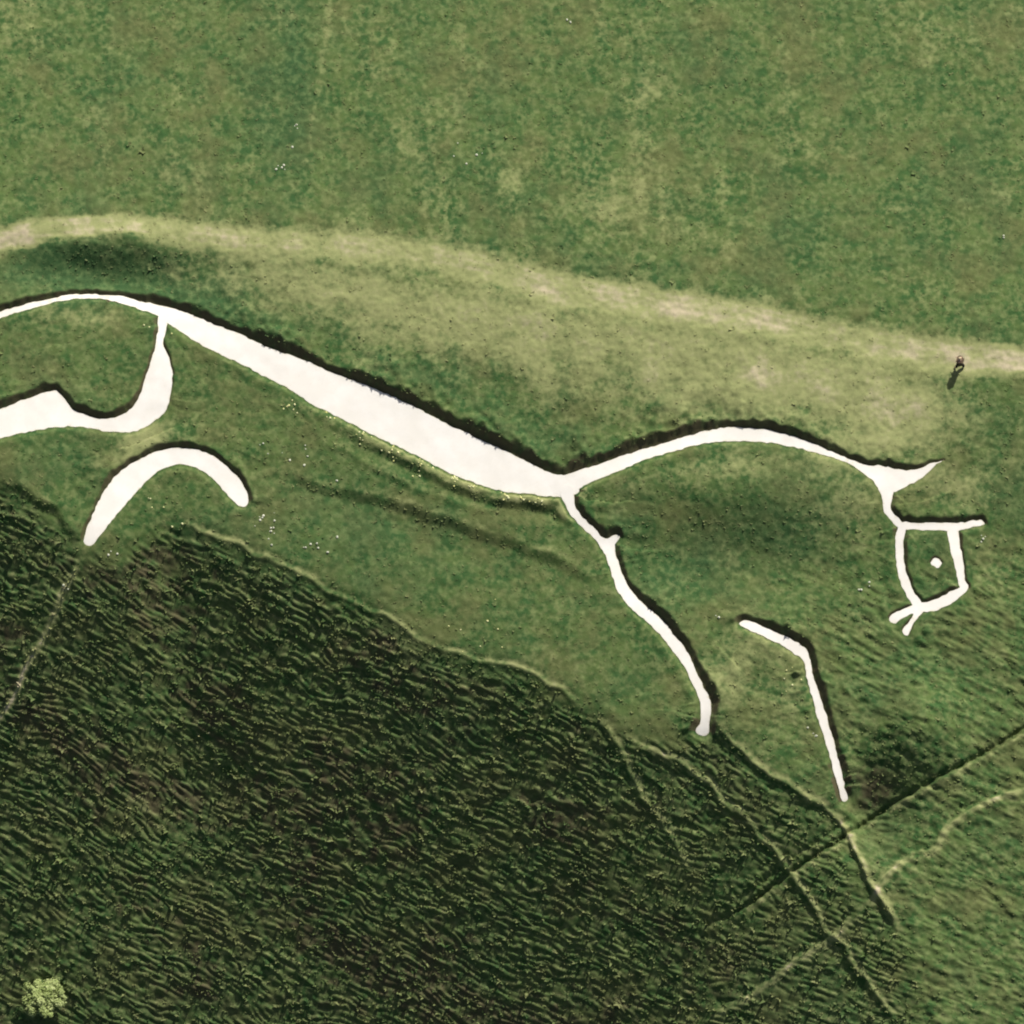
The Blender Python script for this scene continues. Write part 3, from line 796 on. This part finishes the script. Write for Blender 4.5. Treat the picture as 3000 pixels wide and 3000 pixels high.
# ------------------------------------------------------------------ the walker on the footpath
def skin_mesh(name, verts, edges, radii, root=0, levels=2):
    me = bpy.data.meshes.new(name); me.from_pydata(verts, edges, [])
    o = bpy.data.objects.new(name, me); COL.objects.link(o)
    sk = o.modifiers.new('skin', 'SKIN'); sk.use_smooth_shade = True
    for i, r in enumerate(radii):
        r = r if isinstance(r, tuple) else (r, r)
        me.skin_vertices[0].data[i].radius = r; me.skin_vertices[0].data[i].use_root = (i == root)
    ss = o.modifiers.new('sub', 'SUBSURF'); ss.levels = levels; ss.render_levels = levels
    dg = bpy.context.evaluated_depsgraph_get(); dg.update()
    m2 = bpy.data.meshes.new_from_object(o.evaluated_get(dg))
    bpy.data.objects.remove(o, do_unlink=True)
    m2.name = name
    return m2

def walker(u, v, rz):
    x, y = P(u, v); z = float(zat([x], [y])[0])
    root = bpy.data.objects.new('person', None); COL.objects.link(root); root.location = (x, y, z + .01); root.rotation_euler = (0, 0, rz); root.scale = (1.12, 1.2, 1.0)
    root['label'] = 'lone person in brown jacket and dark trousers walking on the worn path'; root['category'] = 'person'
    # the figure faces +x; the left leg is forward
    V_ = [(0, 0, .95), (.01, 0, 1.12), (.03, 0, 1.32), (.04, 0, 1.45), (.055, 0, 1.53), (.075, 0, 1.62), (.07, 0, 1.70),      # pelvis..crown 0-6
          (.02, .10, .90), (.15, .11, .52), (.20, .11, .12), (.32, .11, .05),                                                     # left leg 7-10
          (-.01, -.10, .90), (-.06, -.11, .50), (-.28, -.11, .15), (-.18, -.11, .05),                                             # right leg 11-14
          (.03, .19, 1.40), (-.08, .25, 1.14), (.02, .26, .92), (.05, .255, .85),                                                 # left arm 15-18
          (.03, -.19, 1.40), (.10, -.25, 1.14), (.28, -.24, 1.00), (.34, -.23, .96)]                                              # right arm 19-22
    E_ = [(0, 1), (1, 2), (2, 3), (3, 4), (4, 5), (5, 6), (0, 7), (7, 8), (8, 9), (9, 10), (0, 11), (11, 12), (12, 13), (13, 14),
          (3, 15), (15, 16), (16, 17), (17, 18), (3, 19), (19, 20), (20, 21), (21, 22)]
    rad = [(.13, .15), (.12, .14), (.12, .16), (.08, .10), .055, (.085, .075), .07, .085, .06, .04, .035, .085, .06, .04, .035, .055, .042, .032, .03, .055, .042, .032, .03]
    skin = plain('skin', (.55, .36, .27), (.50, .32, .24)); brown = plain('brown_jacket', (.085, .060, .038), (.12, .085, .055), 12)
    dark = plain('dark_trousers', (.022, .020, .018), (.03, .028, .022), 10); shoe = plain('boots', (.03, .02, .015)); hairm = plain('fair_hair', (.45, .36, .22), (.55, .46, .3), 25)
    # fingers: five short chains per hand, part of the same body
    body_v = list(V_); body_e = list(E_); body_r = list(rad)
    for hi, fw in ((18, (.25, 0, -.97)), (22, (.75, .1, -.65))):
        h = Vector(V_[hi]); f = Vector(fw).normalized(); sx = Vector((0, 1, 0)).cross(f).normalized()
        for k in range(5):
            off = sx * (k - 2) * .016
            b = len(body_v); ln = [.045, .075, .085, .078, .06][k]
            d = (f + sx * (.9 if k == 0 else .1 * (k - 2))).normalized() if k == 0 else f
            body_v += [tuple(h + off + d * ln * .6), tuple(h + off + d * ln + Vector((0, (-.02 if hi == 18 else .02), 0)))]
            body_e += [(hi, b), (b, b + 1)]; body_r += [.009, .008]
    body = skin_mesh('body', body_v, body_e, body_r)
    new_obj('body', body, skin, root)
    # face: nose and ears, eyes
    def ball(name, c_, r, mat, sq=(1, 1, 1), par=root):
        import bmesh
        bm = bmesh.new(); bmesh.ops.create_uvsphere(bm, u_segments=12, v_segments=8, radius=r)
        for q in bm.verts: q.co = Vector((q.co.x * sq[0] + c_[0], q.co.y * sq[1] + c_[1], q.co.z * sq[2] + c_[2]))
        me = bpy.data.meshes.new(name); bm.to_mesh(me); bm.free()
        for p in me.polygons: p.use_smooth = True
        return new_obj(name, me, mat, par)
    ball('nose', (.165, 0, 1.605), .018, skin, (1.2, .8, 1.3))
    eye = plain('eye', (.05, .04, .03), rough=.3)
    for s in (-1, 1):
        ball('eye', (.145, s * .034, 1.632), .012, eye)
        ball('ear', (.07, s * .082, 1.615), .026, skin, (.8, .4, 1.2))
    ball('hair', (.055, 0, 1.655), .10, hairm, (1.02, .92, .88))
    # clothing follows the same joints, a little fuller
    js = [0, 1, 2, 3, 15, 16, 17, 19, 20, 21]; mp = {j: i for i, j in enumerate(js)}
    jv = [V_[j] for j in js]; je = [(mp[a], mp[b]) for a, b in E_ if a in mp and b in mp]
    jr = [(.21, .23), (.20, .22), (.20, .24), (.12, .15), .10, .085, .07, .10, .085, .07]
    new_obj('jacket', skin_mesh('jacket', jv, je, jr), brown, root)
    js = [0, 7, 8, 9, 11, 12, 13]; mp = {j: i for i, j in enumerate(js)}
    tv = [V_[j] for j in js]; te = [(mp[a], mp[b]) for a, b in E_ if a in mp and b in mp]
    new_obj('trousers', skin_mesh('trousers', tv, te, [(.18, .20), .14, .115, .095, .14, .115, .095]), dark, root)
    for (a, b) in ((9, 10), (13, 14)):
        A = Vector(V_[a]); Bv = Vector(V_[b]); A2_ = A + Vector((-.02, 0, -.06))
        new_obj('boot', skin_mesh('boot', [tuple(A2_), tuple(A2_.lerp(Bv, .5) + Vector((0, 0, -.005))), tuple(Bv + Vector((.03, 0, -.0)))], [(0, 1), (1, 2)], [.055, .05, .045]), shoe, root)
walker(2811, 1076, R(160))
